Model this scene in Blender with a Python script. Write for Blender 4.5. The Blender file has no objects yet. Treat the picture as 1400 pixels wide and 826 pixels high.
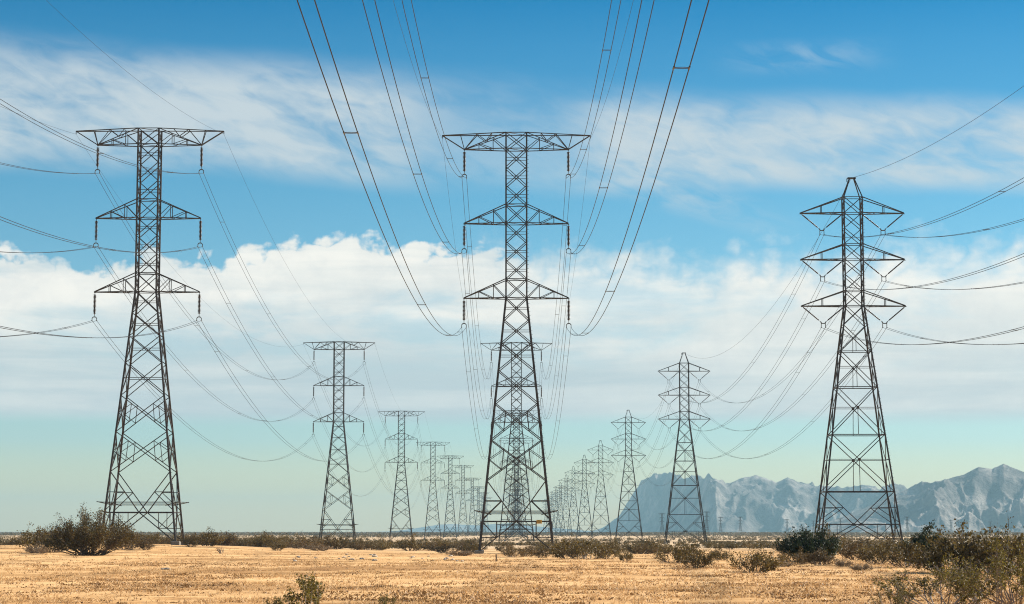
import bpy, math, random
import numpy as np
from mathutils import Matrix, Vector

random.seed(7)
RNG = np.random.default_rng(11)
S = bpy.context.scene
COL = S.collection
R = math.radians

# ------------------------------------------------------------------ camera
F, CX, CY, VPX, HORY = 2950.0, 700.0, 413.0, 706.0, 727.0
CAMH = 2.5
PITCH = math.atan((HORY - CY) / F)
YAW = math.atan((VPX - CX) / F)
cam = bpy.data.cameras.new("camera")
camo = bpy.data.objects.new("camera", cam)
COL.objects.link(camo)
camo.location = (0, 0, CAMH)
camo.rotation_euler = (R(90) + PITCH, 0, YAW)
cam.sensor_width = 36
cam.lens = F / 1400 * 36
cam.clip_start = 0.5
cam.clip_end = 60000
S.camera = camo
CM = Matrix.Rotation(YAW, 3, 'Z') @ Matrix.Rotation(R(90) + PITCH, 3, 'X')


def ray(x, y):
    """direction through a spot of the photo, scaled so that its Y is 1"""
    d = CM @ Vector((x - CX, CY - y, -F))
    return d / d.y


def at(x, y, Y):
    d = ray(x, y)
    return Vector((d.x * Y, Y, CAMH + d.z * Y))


# ------------------------------------------------------------------ noise
def _hash(ix, iy, seed):
    h = (ix.astype(np.int64) * 374761393 + iy.astype(np.int64) * 668265263 + seed * 974634777) & 0x7fffffff
    h = ((h ^ (h >> 13)) * 1274126177) & 0x7fffffff
    return ((h ^ (h >> 16)) & 0xffff) / 65535.0


def vnoise(x, y, seed=0):
    x = np.asarray(x, float); y = np.asarray(y, float)
    ix = np.floor(x); iy = np.floor(y)
    fx = x - ix; fy = y - iy
    fx = fx * fx * fx * (fx * (fx * 6 - 15) + 10); fy = fy * fy * fy * (fy * (fy * 6 - 15) + 10)
    a = _hash(ix, iy, seed); b = _hash(ix + 1, iy, seed)
    c = _hash(ix, iy + 1, seed); d = _hash(ix + 1, iy + 1, seed)
    return (a + (b - a) * fx) + ((c + (d - c) * fx) - (a + (b - a) * fx)) * fy


def fbm(x, y, seed=0, oct=5, gain=0.5):
    s = 0; a = 1; t = 0
    for k in range(oct):
        s = s + a * vnoise(x, y, seed + k * 17); t += a
        ca, sa = 1.6, 1.2
        x, y = x * ca - y * sa + 3.1, x * sa + y * ca + 7.7
        a *= gain
    return s / t


def ridged(x, y, seed=0, oct=6, gain=0.52):
    s = 0; a = 1; t = 0; w = 1
    for k in range(oct):
        n = 1 - np.abs(2 * vnoise(x, y, seed + k * 13) - 1)
        n = n * n * w
        w = np.clip(n * 1.6, 0.15, 1)
        s = s + a * n; t += a
        ca, sa = 1.6, 1.2
        x, y = x * ca - y * sa + 5.3, x * sa + y * ca + 1.9
        a *= gain
    return s / t


# ------------------------------------------------------------------ terrain height
_YP = [-400, 0, 60, 110, 150, 185, 215, 245, 300, 520, 800, 1100, 2000, 16500]
_ZP = [0.7, 0.8, 0.8, 0.8, 0.78, 0.52, 0.27, 0.03, 0.0, -0.62, -1.0, -1.4, -1.5, -1.5]


def ground_z(x, y):
    x = np.asarray(x, float); y = np.asarray(y, float)
    z = np.interp(y, _YP, _ZP)
    z = z + 1.08 * np.exp(-((x + 46) / 21.0) ** 2 - ((y - 244) / 60.0) ** 2)
    z = z + 0.22 * np.exp(-((x - 44) / 22.0) ** 2 - ((y - 265) / 60.0) ** 2)
    near = 1 / (1 + (y / 500.0) ** 2)
    z = z + 0.16 * np.exp(-((y - 185) / 50.0) ** 2) * (fbm(x / 7.0, y / 6.0, 15, 3) - 0.5)
    z = z + near * (0.16 * (fbm(x / 14.0, y / 18.0, 3, 3) - 0.5) + 0.11 * (fbm(x / 2.3, y / 2.6, 5, 3) - 0.5))
    return z


def gz(x, y):
    return float(ground_z(np.array([x]), np.array([y]))[0])


def hit(x, y, y0=36.0, y1=3000.0):
    """where the line of sight through this spot of the photo meets the ground"""
    d = ray(x, y)
    ys = np.geomspace(y0, y1, 1600)
    below = (CAMH + d.z * ys) <= ground_z(d.x * ys, ys)
    k = int(np.argmax(below)) if below.any() else len(ys) - 1
    Y = ys[k]
    return Vector((d.x * Y, Y, gz(d.x * Y, Y)))


# ------------------------------------------------------------------ object helpers
class MB:
    def __init__(self):
        self.v = []; self.f = []; self.n = 0

    def add(self, verts, faces):
        self.v.append(np.asarray(verts, float).reshape(-1, 3))
        self.f.extend([tuple(i + self.n for i in f) for f in faces])
        self.n += len(self.v[-1])

    def beam(self, p, q, w, ang=True):
        """steel angle (or flat bar) between two points"""
        p = np.array(p, float); q = np.array(q, float)
        d = q - p; L = np.linalg.norm(d)
        if L < 1e-6: return
        d /= L
        up = np.array([0, 0, 1.0]) if abs(d[2]) < 0.9 else np.array([0, 1.0, 0])
        a = np.cross(d, up); a /= np.linalg.norm(a)
        b = np.cross(a, d)
        t = w * 0.28
        if ang:
            prof = [(-w / 2, -w / 2), (w / 2, -w / 2), (w / 2, -w / 2 + t), (-w / 2 + t, -w / 2 + t), (-w / 2 + t, w / 2), (-w / 2, w / 2)]
        else:
            prof = [(-w / 2, -w / 2), (w / 2, -w / 2), (w / 2, w / 2), (-w / 2, w / 2)]
        n = len(prof)
        vs = [p + a * u + b * v for u, v in prof] + [q + a * u + b * v for u, v in prof]
        fs = [(i, (i + 1) % n, (i + 1) % n + n, i + n) for i in range(n)] + [tuple(range(n))[::-1], tuple(range(n, 2 * n))]
        self.add(vs, fs)

    def tube(self, pts, rad, sides=5, cap=True):
        pts = np.asarray(pts, float); m = len(pts)
        rad = np.broadcast_to(np.asarray(rad, float), (m,))
        tan = np.gradient(pts, axis=0)
        tan /= np.linalg.norm(tan, axis=1)[:, None] + 1e-12
        ref = np.array([1.0, 0.02, 0.01]) if abs(tan[0][0]) < 0.8 else np.array([0.01, 0.02, 1.0])
        a = np.cross(tan, ref); a /= np.linalg.norm(a, axis=1)[:, None] + 1e-12
        b = np.cross(tan, a)
        th = np.arange(sides) * 2 * math.pi / sides
        vs = (pts[:, None, :] + rad[:, None, None] * (a[:, None, :] * np.cos(th)[None, :, None] + b[:, None, :] * np.sin(th)[None, :, None])).reshape(-1, 3)
        fs = []
        for i in range(m - 1):
            for j in range(sides):
                k = (j + 1) % sides
                fs.append((i * sides + j, i * sides + k, (i + 1) * sides + k, (i + 1) * sides + j))
        if cap:
            fs.append(tuple(range(sides))[::-1]); fs.append(tuple((m - 1) * sides + j for j in range(sides)))
        self.add(vs, fs)

    def lathe(self, prof, p, q, sides=8):
        """profile (radius, fraction along p->q) turned round that axis"""
        p = np.array(p, float); q = np.array(q, float); d = q - p
        dn = d / np.linalg.norm(d)
        ref = np.array([1.0, 0, 0]) if abs(dn[0]) < 0.8 else np.array([0, 1.0, 0])
        a = np.cross(dn, ref); a /= np.linalg.norm(a); b = np.cross(dn, a)
        th = np.arange(sides) * 2 * math.pi / sides
        vs = [p + d * t + r * (a * math.cos(h) + b * math.sin(h)) for r, t in prof for h in th]
        fs = []
        for i in range(len(prof) - 1):
            for j in range(sides):
                k = (j + 1) % sides
                fs.append((i * sides + j, i * sides + k, (i + 1) * sides + k, (i + 1) * sides + j))
        fs.append(tuple(range(sides))[::-1]); fs.append(tuple((len(prof) - 1) * sides + j for j in range(sides)))
        self.add(vs, fs)

    def box(self, c, s, bev=0.0, top=1.0):
        x, y, z = c; a, b, h = s[0] / 2, s[1] / 2, s[2] / 2
        vs = []
        if bev:
            lv = [(-h, 1 - bev / a, 1 - bev / b), (-h + bev, 1, 1), (h - bev, top, top), (h, top - bev / a, top - bev / b)]
        else:
            lv = [(-h, 1, 1), (h, top, top)]
        for dz, ka, kb in lv:
            vs += [(x - a * ka, y - b * kb, z + dz), (x + a * ka, y - b * kb, z + dz), (x + a * ka, y + b * kb, z + dz), (x - a * ka, y + b * kb, z + dz)]
        fs = [(3, 2, 1, 0)]
        for l in range(len(lv) - 1):
            for j in range(4):
                k = (j + 1) % 4
                fs.append((l * 4 + j, l * 4 + k, l * 4 + 4 + k, l * 4 + 4 + j))
        e = (len(lv) - 1) * 4
        fs.append((e, e + 1, e + 2, e + 3))
        self.add(vs, fs)

    def mesh(self, name, mats, smooth=False):
        me = bpy.data.meshes.new(name)
        me.from_pydata(np.concatenate(self.v).tolist() if self.v else [], [], self.f)
        for m in (mats if isinstance(mats, (list, tuple)) else [mats]):
            me.materials.append(m)
        if smooth:
            me.polygons.foreach_set("use_smooth", [True] * len(me.polygons))
        me.update()
        return me


def link(name, me, parent=None, loc=(0, 0, 0)):
    o = bpy.data.objects.new(name, me)
    COL.objects.link(o)
    o.location = loc
    if parent is not None: o.parent = parent
    return o


def tag(o, label=None, cat=None, group=None, kind=None):
    if label: o["label"] = label
    if cat: o["category"] = cat
    if group: o["group"] = group
    if kind: o["kind"] = kind
    return o


KIDS = {}


def child(name, me, parent, loc=(0, 0, 0)):
    o = link(name, me, parent, loc)
    KIDS.setdefault(parent.name, []).append(o)
    return o


def copy_tree(o, parent=None):
    c = o.copy()
    COL.objects.link(c)
    if parent is not None:
        c.parent = parent
        KIDS.setdefault(parent.name, []).append(c)
    for k in list(KIDS.get(o.name, [])):
        copy_tree(k, c)
    return c


def empty(name, loc):
    o = bpy.data.objects.new(name, None)
    COL.objects.link(o)
    o.location = loc
    return o


# ------------------------------------------------------------------ materials
def new_mat(name):
    m = bpy.data.materials.new(name); m.use_nodes = True
    nt = m.node_tree
    return m, nt, nt.nodes["Principled BSDF"]


def N(nt, typ, **kw):
    n = nt.nodes.new(typ)
    for k, v in kw.items():
        if k in n.inputs.keys(): n.inputs[k].default_value = v
        else: setattr(n, k, v)
    return n


def ramp(nt, fac, stops, interp='LINEAR'):
    n = nt.nodes.new("ShaderNodeValToRGB")
    n.color_ramp.interpolation = interp
    el = n.color_ramp.elements
    while len(el) < len(stops): el.new(0.5)
    for e, (p, c) in zip(el, stops):
        e.position = p; e.color = (*c, 1) if len(c) == 3 else c
    if fac is not None: nt.links.new(fac, n.inputs["Fac"])
    return n


def mat_steel(name, dark, light, rough, metal, scale=1.3):
    m, nt, b = new_mat(name)
    tc = N(nt, "ShaderNodeTexCoord")
    no = N(nt, "ShaderNodeTexNoise", Scale=scale, Detail=6.0, Roughness=0.65)
    nt.links.new(tc.outputs["Object"], no.inputs["Vector"])
    r = ramp(nt, no.outputs["Fac"], [(0.3, dark), (0.7, light)])
    nt.links.new(r.outputs["Color"], b.inputs["Base Color"])
    b.inputs["Roughness"].default_value = rough
    b.inputs["Metallic"].default_value = metal
    return m


STEEL = mat_steel("weathered_steel", (0.022, 0.019, 0.019), (0.080, 0.066, 0.059), 0.5, 0.4)
STEELB = mat_steel("weathered_steel_grey", (0.022, 0.020, 0.020), (0.080, 0.068, 0.063), 0.5, 0.4)
WIREM = mat_steel("aluminium_cable", (0.010, 0.011, 0.013), (0.024, 0.026, 0.029), 0.5, 0.15, 0.2)
WIREM.node_tree.nodes["Principled BSDF"].inputs["Specular IOR Level"].default_value = 0.12
INSUL = mat_steel("brown_porcelain", (0.022, 0.015, 0.014), (0.05, 0.032, 0.028), 0.3, 0.0)
HARDW = mat_steel("galvanised_fitting", (0.06, 0.06, 0.06), (0.14, 0.14, 0.14), 0.45, 0.6)
CONC = mat_steel("concrete", (0.13, 0.115, 0.095), (0.27, 0.245, 0.205), 0.9, 0.0, 4.0)
YELLOW = mat_steel("yellow_sign_paint", (0.55, 0.33, 0.03), (0.70, 0.43, 0.05), 0.5, 0.0)
BLACKP = mat_steel("black_sign_paint", (0.02, 0.02, 0.02), (0.03, 0.03, 0.03), 0.5, 0.0)
STONE = mat_steel("pale_stone", (0.30, 0.25, 0.19), (0.55, 0.48, 0.38), 0.9, 0.0, 9.0)


def mat_leaf(name, stops, trans=0.35):
    m, nt, b = new_mat(name)
    geo = N(nt, "ShaderNodeNewGeometry")
    oi = N(nt, "ShaderNodeObjectInfo")
    ad = N(nt, "ShaderNodeMath", operation='MULTIPLY_ADD')
    nt.links.new(oi.outputs["Random"], ad.inputs[0]); ad.inputs[1].default_value = 0.35
    mu = N(nt, "ShaderNodeMath", operation='MULTIPLY'); mu.inputs[1].default_value = 0.65
    nt.links.new(geo.outputs["Random Per Island"], mu.inputs[0])
    nt.links.new(mu.outputs[0], ad.inputs[2])
    r = ramp(nt, ad.outputs[0], stops)
    nt.links.new(r.outputs["Color"], b.inputs["Base Color"])
    b.inputs["Roughness"].default_value = 0.55
    b.inputs["Specular IOR Level"].default_value = 0.3
    tr = N(nt, "ShaderNodeBsdfTranslucent")
    nt.links.new(r.outputs["Color"], tr.inputs["Color"])
    mx = N(nt, "ShaderNodeMixShader"); mx.inputs[0].default_value = trans
    nt.links.new(b.outputs[0], mx.inputs[1]); nt.links.new(tr.outputs[0], mx.inputs[2])
    nt.links.new(mx.outputs[0], nt.nodes["Material Output"].inputs["Surface"])
    return m


LEAF = mat_leaf("creosote_leaf", [(0.0, (0.046, 0.034, 0.011)), (0.5, (0.112, 0.078, 0.019)), (1.0, (0.24, 0.160, 0.045))])
LEAFD = mat_leaf("dark_evergreen_leaf", [(0.0, (0.014, 0.024, 0.012)), (0.55, (0.030, 0.044, 0.018)), (1.0, (0.07, 0.078, 0.028))], 0.25)
LEAFB = mat_leaf("brown_scrub_leaf", [(0.0, (0.045, 0.028, 0.010)), (0.5, (0.12, 0.076, 0.025)), (1.0, (0.26, 0.17, 0.06))], 0.3)
TWIG = mat_leaf("dry_twig", [(0.0, (0.13, 0.085, 0.045)), (0.5, (0.24, 0.165, 0.09)), (1.0, (0.38, 0.28, 0.17))], 0.2)
STRAW = mat_leaf("dry_straw", [(0.0, (0.15, 0.075, 0.030)), (0.30, (0.52, 0.31, 0.13)), (1.0, (0.84, 0.61, 0.31))], 0.3)
WEED = mat_leaf("dead_weed", [(0.0, (0.07, 0.036, 0.014)), (0.5, (0.19, 0.10, 0.036)), (1.0, (0.42, 0.24, 0.085))], 0.2)
BARK2 = mat_steel("pale_twig_bark", (0.16, 0.125, 0.10), (0.34, 0.28, 0.23), 0.8, 0.0, 9.0)
LEAFF = mat_leaf("young_creosote_leaf", [(0.0, (0.032, 0.028, 0.008)), (0.5, (0.105, 0.085, 0.015)), (1.0, (0.26, 0.195, 0.040))], 0.4)
LEAFS = mat_leaf("mixed_scrub_leaf", [(0.0, (0.035, 0.026, 0.009)), (0.35, (0.085, 0.062, 0.016)), (0.65, (0.13, 0.085, 0.028)), (1.0, (0.30, 0.20, 0.08))], 0.3)
_nt = LEAFS.node_tree
_tc = N(_nt, "ShaderNodeTexCoord"); _no = N(_nt, "ShaderNodeTexNoise", Scale=0.16, Detail=2.0, Roughness=0.5)
_nt.links.new(_tc.outputs["Object"], _no.inputs["Vector"])
_mr = N(_nt, "ShaderNodeMapRange"); _mr.inputs["From Min"].default_value = 0.3; _mr.inputs["From Max"].default_value = 0.7
_nt.links.new(_no.outputs["Fac"], _mr.inputs["Value"])
_ma = [n for n in _nt.nodes if n.type == 'MATH' and n.operation == 'MULTIPLY_ADD'][0]
_nt.links.new(_mr.outputs[0], _ma.inputs[0]); _ma.inputs[1].default_value = 0.5      # clump by clump instead of object by object
[n for n in _nt.nodes if n.type == 'MATH' and n.operation == 'MULTIPLY'][0].inputs[1].default_value = 0.5
BARK = mat_steel("grey_brown_bark", (0.065, 0.045, 0.032), (0.17, 0.13, 0.10), 0.85, 0.0, 6.0)


def mat_ground():
    m, nt, b = new_mat("desert_soil")
    L = nt.links.new
    tc = N(nt, "ShaderNodeTexCoord")
    P = tc.outputs["Object"]
    sep = N(nt, "ShaderNodeSeparateXYZ"); L(P, sep.inputs[0])
    big = N(nt, "ShaderNodeTexNoise", Scale=0.06, Detail=5.0, Roughness=0.6); L(P, big.inputs["Vector"])
    mp = N(nt, "ShaderNodeMapping"); mp.inputs["Scale"].default_value = (0.55, 1.0, 1.0); L(P, mp.inputs["Vector"])
    mid = N(nt, "ShaderNodeTexNoise", Scale=0.9, Detail=8.0, Roughness=0.7); L(mp.outputs[0], mid.inputs["Vector"])
    fine = N(nt, "ShaderNodeTexNoise", Scale=6.0, Detail=8.0, Roughness=0.75); L(P, fine.inputs["Vector"])
    straw = ramp(nt, mid.outputs["Fac"], [(0.30, (0.25, 0.122, 0.046)), (0.41, (0.54, 0.30, 0.118)), (0.55, (0.69, 0.42, 0.183)), (0.76, (0.80, 0.55, 0.29))])
    fl = ramp(nt, fine.outputs["Fac"], [(0.36, (0.28, 0.25, 0.22)), (0.46, (0.95, 0.95, 0.95)), (0.7, (1.12, 1.12, 1.12))])
    mul = N(nt, "ShaderNodeMix", data_type='RGBA', blend_type='MULTIPLY'); mul.inputs[0].default_value = 1.0
    L(straw.outputs[0], mul.inputs[6]); L(fl.outputs[0], mul.inputs[7])
    # pale sand of the open desert past the mown field
    sand = ramp(nt, big.outputs["Fac"], [(0.3, (0.40, 0.27, 0.15)), (0.55, (0.62, 0.47, 0.30)), (0.75, (0.74, 0.60, 0.42))])
    nz = N(nt, "ShaderNodeMath", operation='MULTIPLY_ADD'); L(big.outputs["Fac"], nz.inputs[0]); nz.inputs[1].default_value = 160.0
    L(sep.outputs["Y"], nz.inputs[2])
    mr = N(nt, "ShaderNodeMapRange"); mr.inputs["From Min"].default_value = 320; mr.inputs["From Max"].default_value = 460
    L(nz.outputs[0], mr.inputs["Value"])
    mx = N(nt, "ShaderNodeMix", data_type='RGBA'); L(mr.outputs[0], mx.inputs[0]); L(mul.outputs[2], mx.inputs[6]); L(sand.outputs[0], mx.inputs[7])
    # bare trodden patches in the field
    bare = ramp(nt, big.outputs["Fac"], [(0.50, (0, 0, 0)), (0.62, (1, 1, 1))])
    mpt = N(nt, "ShaderNodeMapping"); mpt.inputs["Scale"].default_value = (0.012, 0.16, 1.0); L(P, mpt.inputs["Vector"])
    trk = N(nt, "ShaderNodeTexNoise", Scale=1.0, Detail=3.0, Roughness=0.5); L(mpt.outputs[0], trk.inputs["Vector"])
    trr = ramp(nt, trk.outputs["Fac"], [(0.52, (0, 0, 0)), (0.60, (1, 1, 1))])
    bmx = N(nt, "ShaderNodeMath", operation='MAXIMUM'); L(bare.outputs[0], bmx.inputs[0]); L(trr.outputs[0], bmx.inputs[1])
    bm = N(nt, "ShaderNodeMath", operation='MULTIPLY'); L(bmx.outputs[0], bm.inputs[0]); bm.inputs[1].default_value = 0.4
    mx2 = N(nt, "ShaderNodeMix", data_type='RGBA'); L(bm.outputs[0], mx2.inputs[0]); L(mx.outputs[2], mx2.inputs[6])
    mx2.inputs[7].default_value = (0.73, 0.45, 0.21, 1)
    pn = N(nt, "ShaderNodeTexNoise", Scale=0.085, Detail=4.0, Roughness=0.6); L(mp.outputs[0], pn.inputs["Vector"])
    pr = ramp(nt, pn.outputs["Fac"], [(0.36, (0.60, 0.54, 0.48)), (0.52, (1, 1, 1)), (0.66, (1.10, 1.13, 1.20))])
    mx3 = N(nt, "ShaderNodeMix", data_type='RGBA', blend_type='MULTIPLY'); mx3.inputs[0].default_value = 1.0
    L(mx2.outputs[2], mx3.inputs[6]); L(pr.outputs[0], mx3.inputs[7])
    L(mx3.outputs[2], b.inputs["Base Color"])
    b.inputs["Roughness"].default_value = 0.95
    b.inputs["Specular IOR Level"].default_value = 0.1
    bp = N(nt, "ShaderNodeBump"); bp.inputs["Strength"].default_value = 0.6; bp.inputs["Distance"].default_value = 0.10
    ad = N(nt, "ShaderNodeMath", operation='MULTIPLY_ADD'); L(fine.outputs["Fac"], ad.inputs[0]); ad.inputs[1].default_value = 0.5; L(mid.outputs["Fac"], ad.inputs[2])
    L(ad.outputs[0], bp.inputs["Height"])
    L(bp.outputs[0], b.inputs["Normal"])
    return m


def mat_rock():
    m, nt, b = new_mat("mountain_rock")
    L = nt.links.new
    tc = N(nt, "ShaderNodeTexCoord"); P = tc.outputs["Object"]
    n1 = N(nt, "ShaderNodeTexNoise", Scale=0.006, Detail=9.0, Roughness=0.68); L(P, n1.inputs["Vector"])
    r = ramp(nt, n1.outputs["Fac"], [(0.34, (0.055, 0.052, 0.054)), (0.5, (0.14, 0.125, 0.118)), (0.64, (0.36, 0.32, 0.285))])
    L(r.outputs[0], b.inputs["Base Color"])
    b.inputs["Roughness"].default_value = 0.95
    b.inputs["Specular IOR Level"].default_value = 0.1
    bp = N(nt, "ShaderNodeBump"); bp.inputs["Strength"].default_value = 0.8; bp.inputs["Distance"].default_value = 40.0
    L(n1.outputs["Fac"], bp.inputs["Height"]); L(bp.outputs[0], b.inputs["Normal"])
    return m


GROUND = mat_ground()
ROCK = mat_rock()

# ------------------------------------------------------------------ ground sheet
ys = np.concatenate([np.arange(-400, 30, 12), np.arange(30, 180, 0.75), np.arange(180, 320, 1.5), np.geomspace(320, 16500, 150)])
xh = np.concatenate([np.arange(0, 42, 0.75), np.arange(42, 110, 2.5), np.geomspace(110, 16500, 60)])
xs = np.concatenate([-xh[:0:-1], xh])
GX, GY = np.meshgrid(xs, ys)
GZ = ground_z(GX, GY)
nr, nc = GX.shape
gv = np.stack([GX.ravel(), GY.ravel(), GZ.ravel()], 1)
ii = np.arange(nr * nc).reshape(nr, nc)
gf = np.stack([ii[:-1, :-1].ravel(), ii[:-1, 1:].ravel(), ii[1:, 1:].ravel(), ii[1:, :-1].ravel()], 1)


def np_mesh(name, v, f, mats, smooth=False):
    me = bpy.data.meshes.new(name)
    k = f.shape[1]
    me.vertices.add(len(v)); me.vertices.foreach_set("co", v.astype(np.float32).ravel())
    me.loops.add(f.size); me.loops.foreach_set("vertex_index", f.astype(np.int32).ravel())
    me.polygons.add(len(f)); me.polygons.foreach_set("loop_start", np.arange(0, f.size, k, dtype=np.int32))
    for m in (mats if isinstance(mats, (list, tuple)) else [mats]): me.materials.append(m)
    if smooth: me.polygons.foreach_set("use_smooth", [True] * len(f))
    me.update(calc_edges=True); me.validate()
    return me


tag(link("ground", np_mesh("ground", gv, gf, GROUND, True)), kind='structure')


# ------------------------------------------------------------------ mountains
def mountain(name, D, az0, az1, prof, depth, seed, na, nr_, base=-6.0, recede=0.0):
    az = np.linspace(az0, az1, na)
    rr = np.linspace(-1.0, 1.0, nr_)
    A, T = np.meshgrid(az, rr)
    px = VPX + F * np.tan(A)
    env = np.interp(px, [p[0] for p in prof], [HORY - p[1] for p in prof]) / F * D - base
    Dv = D * (1 + recede * np.clip((0.092 - A) / 0.06, 0, 1))      # the range swings away at its far end
    env = env * Dv / D
    Rr = Dv + T * depth
    X = Rr * np.sin(A); Y = Rr * np.cos(A)
    wx = X + 260 * (fbm(X / 700.0, Y / 700.0, seed + 70, 3) - 0.5); wy = Y + 260 * (fbm(X / 700.0, Y / 700.0, seed + 80, 3) - 0.5)
    shape = np.clip(1 - np.abs(T), 0, 1) ** 0.9
    rg = ridged(wx / 520.0 + seed, wy / 900.0, seed, 7, 0.55)
    rg2 = ridged(wx / 150.0, wy / 260.0 + seed, seed + 50, 5, 0.55)
    rg3 = ridged(wx / 52.0 + 2 * seed, wy / 110.0, seed + 90, 4, 0.6)
    big = fbm(X / 1300.0, Y / 900.0, seed + 5, 3)
    mid = np.clip(4 * shape * (1 - shape) + 0.06, 0, 1)
    Z = env * (shape * (0.73 + 0.45 * rg) + mid * (0.46 * (rg - 0.35) + 0.30 * (rg2 - 0.4) + 0.11 * (rg3 - 0.4) + 0.35 * (big - 0.5)))
    Z = np.maximum(Z, -0.02 * env)
    crest = np.max(Z / (Rr / Dv), axis=0) / np.maximum(env[0], 1e-6)
    kw = max(3, na // 64) | 1
    crest = np.convolve(np.pad(crest, kw // 2, mode='edge'), np.ones(kw) / kw, mode='valid')
    Z = Z / crest[None, :]
    fade = np.clip((A - az0) / 0.02, 0, 1) * np.clip((az1 - A) / 0.02, 0, 1)
    Z = base + Z * fade
    v = np.stack([X.ravel(), Y.ravel(), Z.ravel()], 1)
    i2 = np.arange(nr_ * na).reshape(nr_, na)
    f = np.stack([i2[:-1, :-1].ravel(), i2[:-1, 1:].ravel(), i2[1:, 1:].ravel(), i2[1:, :-1].ravel()], 1)
    return tag(link(name, np_mesh(name, v, f, ROCK, True)), kind='structure')


mountain("mountain_range", 6900, 0.115, 0.36,
         [(1000, 727), (1100, 722), (1150, 706), (1190, 690), (1215, 679), (1240, 668), (1258, 659), (1270, 661), (1284, 658), (1300, 654), (1316, 650), (1336, 640), (1354, 643), (1370, 636), (1384, 642), (1400, 648), (1450, 640), (1520, 655), (1700, 660), (1900, 700)],
         820, 3, 760, 190)
mountain("mountain_range", 9000, 0.02, 0.36,
         [(800, 727), (825, 721), (845, 706), (860, 684), (874, 660), (892, 647), (905, 649), (916, 646), (940, 653), (968, 649), (980, 656), (997, 661), (1012, 654), (1032, 650), (1046, 654), (1060, 660), (1076, 653), (1092, 660), (1112, 663), (1152, 667), (1184, 663), (1200, 669), (1220, 660), (1240, 669), (1300, 668), (1400, 662), (1600, 670), (1900, 700)],
         1000, 21, 700, 170, recede=0.40)
mountain("hazy_hills", 15200, -0.12, 0.05,
         [(380, 727), (500, 727), (540, 726), (575, 721), (600, 717), (620, 716), (650, 718), (675, 716), (700, 715), (730, 719), (765, 722), (800, 725), (840, 724), (900, 727)],
         1000, 40, 260, 50)

# ------------------------------------------------------------------ towers
BASEY = 246.0


def zc(y):
    return ray(VPX, y).z * BASEY + CAMH


A = {k: zc(v) for k, v in dict(top=183, tip=185.5, low0=204.6, p1=280.5, a1=306, p2=382.3, a2=408,
                               n1=438, n2=470, n3=507, n4=552, n5=602, n6=657, s6=685, n7=713, s7=735).items()}
AW = A['a2']
A_HX0, A_HX1, A_HY0, A_HY1 = 1.19, 4.22, 1.0, 3.05
ATT = 6.0          # insulator arm half length
TIPX = 8.55


def hwA(z):
    t = 0 if z >= AW else (AW - z) / AW
    return A_HX0 + (A_HX1 - A_HX0) * t, A_HY0 + (A_HY1 - A_HY0) * t


BASEB = 273.0


def zb(y):
    return ray(VPX, y).z * BASEB + CAMH - 0.2


B = {k: zb(v) for k, v in dict(top=244.5, sh=270.5, a0=292, p1=334.5, a1=355.3, p2=398, a2=418.8, n1=445.5, n2=481, n3=530, n4=595, n5=672.5,
                               s5=694.5, n6=717, s6=736).items()}
BW_ = B['a2']
B_HX0, B_HX1, B_HY0, B_HY1 = 1.16, 5.2, 0.92, 3.3
BARM, BV = 6.6, 3.9


def hwB(z):
    t = 0 if z >= BW_ else (BW_ - z) / BW_
    return B_HX0 + (B_HX1 - B_HX0) * t, B_HY0 + (B_HY1 - B_HY0) * t


def corner(hw, z, sx, sy):
    a, b = hw(z)
    return np.array([sx * a, sy * b, z])


FACES = [((-1, -1), (1, -1)), ((-1, 1), (1, 1)), ((-1, -1), (-1, 1)), ((1, -1), (1, 1))]


def xpanel(mb, hw, z0, z1, w, horiz=False, struts=False, post=False, nudge=0.0):
    """crossed bracing between two heights on all four faces"""
    for k, (c0, c1) in enumerate(FACES):
        a0 = corner(hw, z0, *c0); b0 = corner(hw, z0, *c1)
        a1 = corner(hw, z1, *c0); b1 = corner(hw, z1, *c1)
        mb.beam(a0, b1, w); mb.beam(b0, a1, w)
        w0 = np.linalg.norm(b0 - a0); w1 = np.linalg.norm(b1 - a1)
        t = w0 / (w0 + w1)
        X = a0 + (b1 - a0) * t
        if horiz:
            mb.beam(corner(hw, X[2], *c0), corner(hw, X[2], *c1), w * 0.72)
        if struts:
            for p0, p1, q0, q1, cc in ((a0, b1, a1, b0, c0), (b0, a1, b1, a0, c1)):
                lowm = (p0 + X) / 2; upm = (q0 + X) / 2
                m = corner(hw, (lowm[2] + upm[2]) / 2, *cc)
                mb.beam(lowm, upm, w * 0.7); mb.beam(m, lowm, w * 0.7); mb.beam(m, upm, w * 0.7)
        if post:
            mb.beam(X, (a0 + b0) / 2, w * 0.75)


def ring(mb, hw, z, w):
    for c0, c1 in FACES:
        mb.beam(corner(hw, z, *c0), corner(hw, z, *c1), w)


def kbase(mb, hw, zt, zs, zm, zl, w):
    """splayed bottom panel: V down to the tie bar, inverted V to the feet"""
    for c0, c1 in FACES:
        m = (corner(hw, zm, *c0) + corner(hw, zm, *c1)) / 2
        for c in (c0, c1):
            t = corner(hw, zt, *c); f = corner(hw, 0.25, *c)
            mb.beam(t, m, w); mb.beam(m, f, w)
            k = (t[2] - zs) / (t[2] - zm)
            d = t + (m - t) * k
            mb.beam(corner(hw, zs, *c), d, w * 0.8)
            mb.beam(d, corner(hw, zm + 0.25, *c), w * 0.8)
            k2 = (zm - zl) / (zm - 0.25)
            e = m + (f - m) * k2
            mb.beam(corner(hw, zl, *c), e, w * 0.7)
            mb.beam(e, e * np.array([1, 1, 0]) + np.array([0, 0, zm]), w * 0.7)
            mb.beam(corner(hw, zm - 0.05, *c), e, w * 0.65)


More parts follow.
